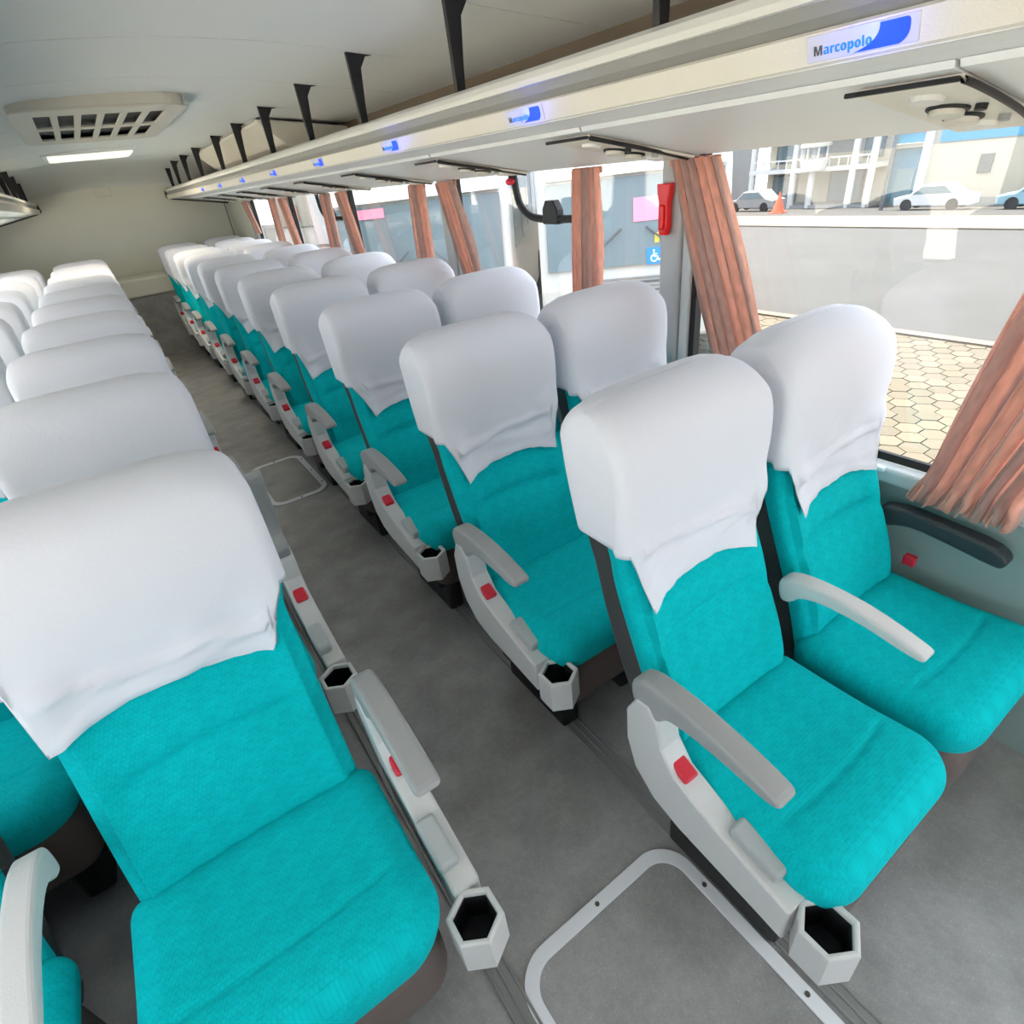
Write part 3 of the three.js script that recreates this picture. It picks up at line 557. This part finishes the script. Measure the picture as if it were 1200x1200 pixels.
{ // yard, road, far verge
  const uvw = (g) => { const p = g.attributes.position, uv = g.attributes.uv; for (let i = 0; i < p.count; i++) uv.setXY(i, p.getX(i), p.getZ(i)); return g; };
  const slab = (x0, x1, z0, z1, dy = 0) => { const pl = new THREE.BoxGeometry(x1 - x0, 0.2, z1 - z0, 1, 1, 1).translate((x0 + x1) / 2, 0, (z0 + z1) / 2), p = pl.attributes.position; for (let i = 0; i < p.count; i++) p.setY(i, p.getY(i) - 0.1 + gy(p.getX(i)) + dy); pl.computeVertexNormals(); return uvw(pl); };
  const gnd = structure('ground');
  part('yard', slab(0, 9, -70, 60, -0.05), O.earth, gnd);
  part('concrete_yard', slab(-70, 0, -70, 60, -0.04), O.concrete, gnd);
  part('road', slab(9, 28, -90, 60), O.asphalt, gnd);
  part('far_pavement', slab(28, 36, -90, 60, 0.06), O.sidewalk, gnd);
  part('far_lot', slab(36, 90, -100, 60, 0.03), O.asphalt, gnd);
  part('kerb', slab(8.85, 9.05, -40, 30, 0.03), O.sidewalk, gnd);
  // hexagonal pavers in the yard
  const hexs = []; const R = 0.135, dx = R * 1.5, dz = R * Math.sqrt(3);
  for (let i = 0; i * dx < 6.9; i++) for (let j = -44; j < 8; j++) { const x = 1.95 + i * dx, z = j * dz + (i % 2) * dz / 2; hexs.push([x, z]); }
  const v = new THREE.Vector3();
  const score = ([x, z]) => { v.set(x, GY, z).project(camera); if (Math.abs(v.x) > 1.02 || Math.abs(v.y) > 1.02 || v.z > 1) return 1e9; const u = (v.x + 1) * 600, w = (1 - v.y) * 600; const inWin = (u > 925 && u < 1180 && w > 370 && w < 560) || (u > 815 && u < 880 && w > 380 && w < 440); return Math.hypot(x, z) + (inWin ? 0 : 500); };
  hexs.sort((a, b) => score(a) - score(b));
  const hg = new THREE.CylinderGeometry(R * 0.95, R * 0.975, 0.06, 6).toNonIndexed(); hg.computeVertexNormals(); hg.rotateY(Math.PI / 6);
  const pav = structure('paving');
  hexs.slice(0, 300).forEach(([x, z]) => part('paver', hg, O.pav[Math.floor(rnd() * 4)], pav, [x, GY - 0.03 + (rnd() - 0.5) * 0.006, z]));
  const rest = hexs.slice(300), im = new THREE.InstancedMesh(hg, O.pav[0], rest.length), m = new THREE.Matrix4(), cc = new THREE.Color();
  rest.forEach(([x, z], i) => { im.setMatrixAt(i, m.makeTranslation(x, GY - 0.03 + (rnd() - 0.5) * 0.006, z)); const k = 0.85 + 0.2 * rnd(); im.setColorAt(i, cc.setRGB(k, k, k)); });
  im.name = 'more_pavers'; im.userData.kind = 'stuff'; im.receiveShadow = true; pav.add(im);
}
{ // two parked coaches, fronts towards this bus
  const cv = document.createElement('canvas'); cv.width = cv.height = 128; const c = cv.getContext('2d');
  c.fillStyle = '#1d7fd6'; c.fillRect(0, 0, 128, 128); c.strokeStyle = '#fff'; c.fillStyle = '#fff'; c.lineWidth = 9; c.lineCap = 'round'; c.lineJoin = 'round';
  c.beginPath(); c.arc(58, 24, 8, 0, 7); c.fill(); c.beginPath(); c.moveTo(58, 38); c.lineTo(60, 70); c.lineTo(86, 70); c.lineTo(98, 98); c.lineTo(108, 94); c.moveTo(60, 52); c.lineTo(82, 52); c.stroke();
  c.beginPath(); c.arc(60, 82, 25, 1.9 * Math.PI + 0.6, 1.35 * Math.PI); c.stroke();
  const ct = new THREE.CanvasTexture(cv); ct.colorSpace = THREE.SRGBColorSpace; const signM = std(0xffffff, 0.5, { map: ct });
  const wheel = new THREE.CylinderGeometry(0.48, 0.48, 0.28, 28).rotateZ(Math.PI / 2);
  function coach(label, x, z, extras) {
    const o = thing('parked_coach', label, 'coach', [x, GY, z], 'white coaches parked outside'); o.rotation.y = -Math.PI * 40 / 180;   // local +z is its front
    const side = [[0.05, 0.42], [0.05, 1.15], [0.0, 1.35], [-0.25, 2.45], [-0.55, 3.15], [-0.9, 3.35], [-8.0, 3.35], [-8.1, 0.42]];
    part('body', prismX(side, 2.5, 0.08), O.white, o);
    part('windscreen', prismX([[0.035, 1.40], [-0.215, 2.42], [-0.265, 2.42], [-0.015, 1.40]], 2.28, 0.01), O.glassDark, o);
    part('roof_cap', prismX([[-0.16, 2.46], [-0.47, 3.16], [-0.54, 3.16], [-0.25, 2.46]], 2.3, 0.02), O.white, o);
    for (let i = 0; i < 5; i++) part('grille_bar', rbox(1.3, 0.026, 0.03, 0.008, 0, 1.02 + i * 0.055, 0.06), i % 2 ? O.dark : O.grey, o);
    part('bumper', rbox(2.46, 0.36, 0.2, 0.08, 0, 0.60, 0.05, 3), O.white, o);
    for (const s of [-1, 1]) { const h = part('headlight', rbox(0.42, 0.2, 0.1, 0.05, s * 0.95, 0.92, 0.06, 3), O.paleBlue, o); part('lamp_lens', new THREE.SphereGeometry(0.07, 16, 10), O.white, h, [s * 0.93, 0.92, 0.10]); for (const zz of [-1.9, -6]) part('wheel', wheel, O.tyre, o, [s * 1.12, 0.48, zz]); }
    part('fog_lamp', rbox(0.18, 0.1, 0.05, 0.02, 0.8, 0.58, 0.14), O.grey, o); part('number_plate', rbox(0.5, 0.14, 0.02, 0.005, 0, 0.62, 0.155), O.grey, o);
    for (const s of [-1, 1]) part('wiper', rbox(0.025, 0.75, 0.025, 0.008).rotateZ(s * 0.9).rotateX(-0.24).translate(s * 0.45, 1.62, 0.03), O.dark, o);
    for (const s of [-1, 1]) for (let i = 0; i < 5; i++) part('side_window', box(0.03, 0.85, 1.2, s * 1.245, 2.1, -1.3 - i * 1.32), O.glassDark, o);
    extras(o); return o;
  }
  const onGlass = (o, name, w, h, m, x, y) => part(name, box(w, h, 0.006), m, o, [x, y, 0.045 - (y - 1.40) * 0.245], [-0.24, 0, 0]);
  coach('white parked coach with blue wheelchair sign and pink card in its windscreen', 5.5, -5.83, (o) => { onGlass(o, 'wheelchair_sign', 0.2, 0.2, signM, 0.27, 1.49); onGlass(o, 'pink_card', 0.36, 0.28, O.pink, 0.18, 2.04); onGlass(o, 'yellow_tag', 0.06, 0.12, std(0xd9c14a, 0.6), 0.30, 1.70); });
  coach('white parked coach with pale windscreen and pink roof visor, seen beyond the straight curtain', 3.3, -7.68, (o) => { onGlass(o, 'pink_visor', 0.5, 0.12, O.pink, -0.7, 2.33); });
}
{ // buildings across the road. local +z faces the bus; x runs along the facade
  function building(name, label, px, dist, parts) { const o = thing(name, label, 'building', [px[0], gy(px[0]) + 0.05, px[1]], 'buildings across the road'); o.rotation.y = -Math.PI / 2; parts(o); void dist; return o; }
  const X0 = 46;
  // positions on the facade line x = X0, z found from the viewing direction
  const zOf = (az, x = X0) => -(x - cam.x) * Math.tan(az * Math.PI / 180);
  const b = (o, n, w, h, d, x, y, z, m) => part(n, box(w, h, d, x, y, z), m, o);
  // after the turn local x = +z world; so local x grows towards the front of the bus
  building('villa', 'white two storey villa with columns and a domed round balcony', [X0, zOf(31.2)], X0, (o) => {
    b(o, 'wall', 9.4, 5.2, 0.3, 0, 2.6, -2.2, O.cream); b(o, 'floor_slab', 9.8, 0.28, 2.4, 0, 2.55, -1.0, O.white); b(o, 'roof_slab', 9.9, 0.3, 2.6, 0, 4.95, -1.0, O.white); b(o, 'parapet', 9.9, 0.4, 0.2, 0, 5.3, 0.1, O.white); b(o, 'ground_slab', 9.8, 0.2, 2.4, 0, 0.1, -1.0, O.grey);
    for (const x of [-4.7, -1.1, 0.4, 3.4, 4.7]) part('column', new THREE.CylinderGeometry(0.22, 0.24, 4.8, 12).translate(x, 2.4, 0), O.white, o);
    for (const [x, y, w, h] of [[-3.0, 1.2, 2.2, 2.0], [2.0, 1.2, 2.6, 2.2], [-3.2, 3.7, 1.7, 1.5], [-0.3, 3.7, 0.7, 1.5], [3.6, 3.7, 1.4, 1.5]]) { const f = b(o, 'window', w, h, 0.1, x, y, -2.02, O.dark); part('pane', box(w - 0.3, h - 0.3, 0.04, x, y, -1.96), O.glassDark, f); }
    for (let i = 0; i < 14; i++) b(o, 'baluster', 0.07, 0.55, 0.07, -4.5 + i * 0.68, 2.95, 0.05, O.white); b(o, 'railing', 9.4, 0.1, 0.14, 0, 3.25, 0.05, O.white);
    part('dome', new THREE.SphereGeometry(1.05, 24, 10, 0, Math.PI * 2, 0, Math.PI / 2).translate(0.7, 4.0, 0.5), O.cream, o); part('balcony', new THREE.CylinderGeometry(1.0, 0.8, 0.75, 24).translate(0.7, 2.9, 0.5), O.white, o);
    for (let i = 0; i < 5; i++) b(o, 'balcony_post', 0.09, 0.8, 0.09, 0.7 + Math.cos(i * 0.8) * 0.9, 3.6, 0.5 + Math.sin(i * 0.8) * 0.9, O.white);
  });
  building('blue_facade_building', 'light blue building with white bays beside the villa', [X0 + 3.4, zOf(25.0, X0 + 3.4)], X0, (o) => {
    b(o, 'wall', 4.6, 6.6, 3, 0, 3.3, -1.5, O.paleBlue); b(o, 'upper_band', 4.7, 1.5, 0.2, 0, 5.4, 0.05, O.blue); b(o, 'bay', 1.9, 3.9, 0.4, 0.7, 2.4, 0.1, O.blue); b(o, 'canopy', 2.6, 0.25, 0.9, 0.7, 3.7, 0.4, O.cream);
    for (const x of [-2.1, -1.2, 2.1]) b(o, 'pilaster', 0.4, 6.2, 0.3, x, 3.1, 0.15, O.white); b(o, 'door', 1.2, 2.3, 0.1, 0.7, 1.15, 0.35, O.paleBlue);
  });
  building('cream_shop', 'cream building with a large blue panel on its upper front', [X0, zOf(20.2)], X0, (o) => {
    b(o, 'wall', 6.4, 6.4, 4, 0, 3.2, -2, O.cream); b(o, 'blue_panel', 4.6, 2.6, 0.12, -0.1, 4.9, 0.05, O.blue); b(o, 'panel_sign', 0.6, 0.9, 0.06, -0.1, 4.9, 0.13, O.white);
    b(o, 'window', 0.7, 1.0, 0.1, 0.4, 2.3, 0.05, O.dark); b(o, 'plinth', 6.5, 0.5, 0.2, 0, 0.25, 0.05, O.grey); b(o, 'corner_strip', 0.5, 6.4, 0.25, -3.0, 3.2, 0.1, O.white); b(o, 'corner_strip', 0.4, 6.4, 0.25, 3.0, 3.2, 0.1, O.white);
  });
  building('open_frame_house', 'grey house with an outside stair and open verandas', [X0, zOf(9.6)], X0, (o) => {
    b(o, 'wall', 10, 5.4, 3, 0, 2.7, -2.2, O.grey); b(o, 'floor_slab', 10.4, 0.35, 2.6, 0, 3.0, -0.4, O.white); b(o, 'roof_slab', 10.6, 0.4, 3.2, 0, 5.4, -0.6, O.white);
    for (const x of [-5, -2.2, 0.6, 3.6]) b(o, 'post', 0.35, 5.2, 0.35, x, 2.6, 0.6, O.white); part('stair', box(0.4, 3.6, 0.9).rotateZ(0.75).translate(-3.4, 1.5, 0.9), O.white, o);
    for (const x of [-3.6, -0.8, 2.2]) b(o, 'window', 1.6, 1.3, 0.1, x, 1.5, -0.66, O.dark);
  });
  building('low_garage', 'low grey shop row left of the villa with a pink wall', [X0 + 1, zOf(40.5, X0 + 1)], X0, (o) => {
    b(o, 'wall', 9, 5.6, 4, 0, 2.8, -2, O.grey); b(o, 'canopy', 9.2, 0.3, 1.4, 0, 3.2, 0.5, O.white); b(o, 'pink_wall', 3, 2.0, 0.1, 1.2, 4.5, 0.05, std(0xd8b8ac, 0.8));
    for (const x of [-3, 0, 3]) b(o, 'shutter', 2.2, 2.4, 0.1, x, 1.3, 0.05, O.dark); for (const x of [3.9]) b(o, 'window', 0.9, 1.4, 0.1, x, 4.4, 0.06, O.dark);
  });
  building('pale_block', 'pale apartment block far behind the parked coaches', [30, -62], X0, (o) => {
    o.rotation.y = -Math.PI / 4; b(o, 'wall', 34, 9, 5, 0, 4.5, -2.5, O.cream); for (let i = 0; i < 9; i++) for (const y of [2, 5.2]) { b(o, 'window', 1.8, 1.6, 0.1, -15 + i * 3.7, y, 0.06, i % 3 ? O.glassDark : O.roof); } b(o, 'roof_slab', 35, 0.5, 6, 0, 9.2, -2.2, O.roof);
  });
  building('pale_house', 'pale house beyond the rear windows', [16, -34], X0, (o) => {
    o.rotation.y = -Math.PI / 6; b(o, 'wall', 12, 6, 5, 0, 3, -2.5, O.white); for (let i = 0; i < 4; i++) for (const y of [2, 4.4]) b(o, 'window', 1.3, 1.3, 0.1, -4.4 + i * 2.9, y, 0.06, O.grey); b(o, 'roof_slab', 12.8, 0.4, 6, 0, 6.1, -2.2, O.roof);
  });
  // parked cars and small things on the far side
  const carSide = [[-2.0, 0.25], [-2.05, 0.7], [-1.2, 0.85], [-0.6, 1.35], [0.7, 1.38], [1.3, 0.9], [2.0, 0.75], [2.05, 0.25]];
  const wheel = new THREE.CylinderGeometry(0.32, 0.32, 0.2, 18).rotateX(Math.PI / 2);
  function car(label, az, x, m) { const o = thing('parked_car', label, 'car', [x, gy(x) + 0.06, zOf(az, x)], 'cars parked across the road'); o.rotation.y = -Math.PI / 2;
    part('body', prismZ(carSide, -0.8, 0.8, 0.08), m, o); part('side_glass', prismZ([[-1.0, 0.88], [-0.55, 1.28], [0.65, 1.3], [1.1, 0.92]], 0.76, 0.82), O.glassDark, o);
    for (const wx of [-1.25, 1.25]) for (const wz of [-0.72, 0.72]) part('wheel', wheel, O.tyre, o, [wx, 0.32, wz]); }
  car('white car parked in front of the cream shop', 22.2, 42.5, O.white); car('pale blue car parked by the outside stair', 15.8, 42.5, O.paleBlue); car('grey car parked before the low shop row', 34.8, 42.5, O.grey);
  const cone = thing('traffic_cone', 'orange traffic cone by the villa', 'cone', [39.5, gy(39.5) + 0.06, zOf(33.0, 39.5)]); part('cone', new THREE.ConeGeometry(0.42, 1.3, 18).translate(0, 0.68, 0), O.orange, cone); part('base', box(0.9, 0.06, 0.9, 0, 0.03, 0), O.orange, cone);
  const pole = thing('utility_pole', 'thin dark pole before the light blue building', 'pole', [42, gy(42), zOf(25.6, 42)]); part('pole', new THREE.CylinderGeometry(0.09, 0.12, 8, 10).translate(0, 4, 0), O.dark, pole); part('arm', box(0.1, 0.1, 1.2, 0, 6.5, 0), O.dark, pole);
}
shade(scene);
renderer.render(scene, camera);
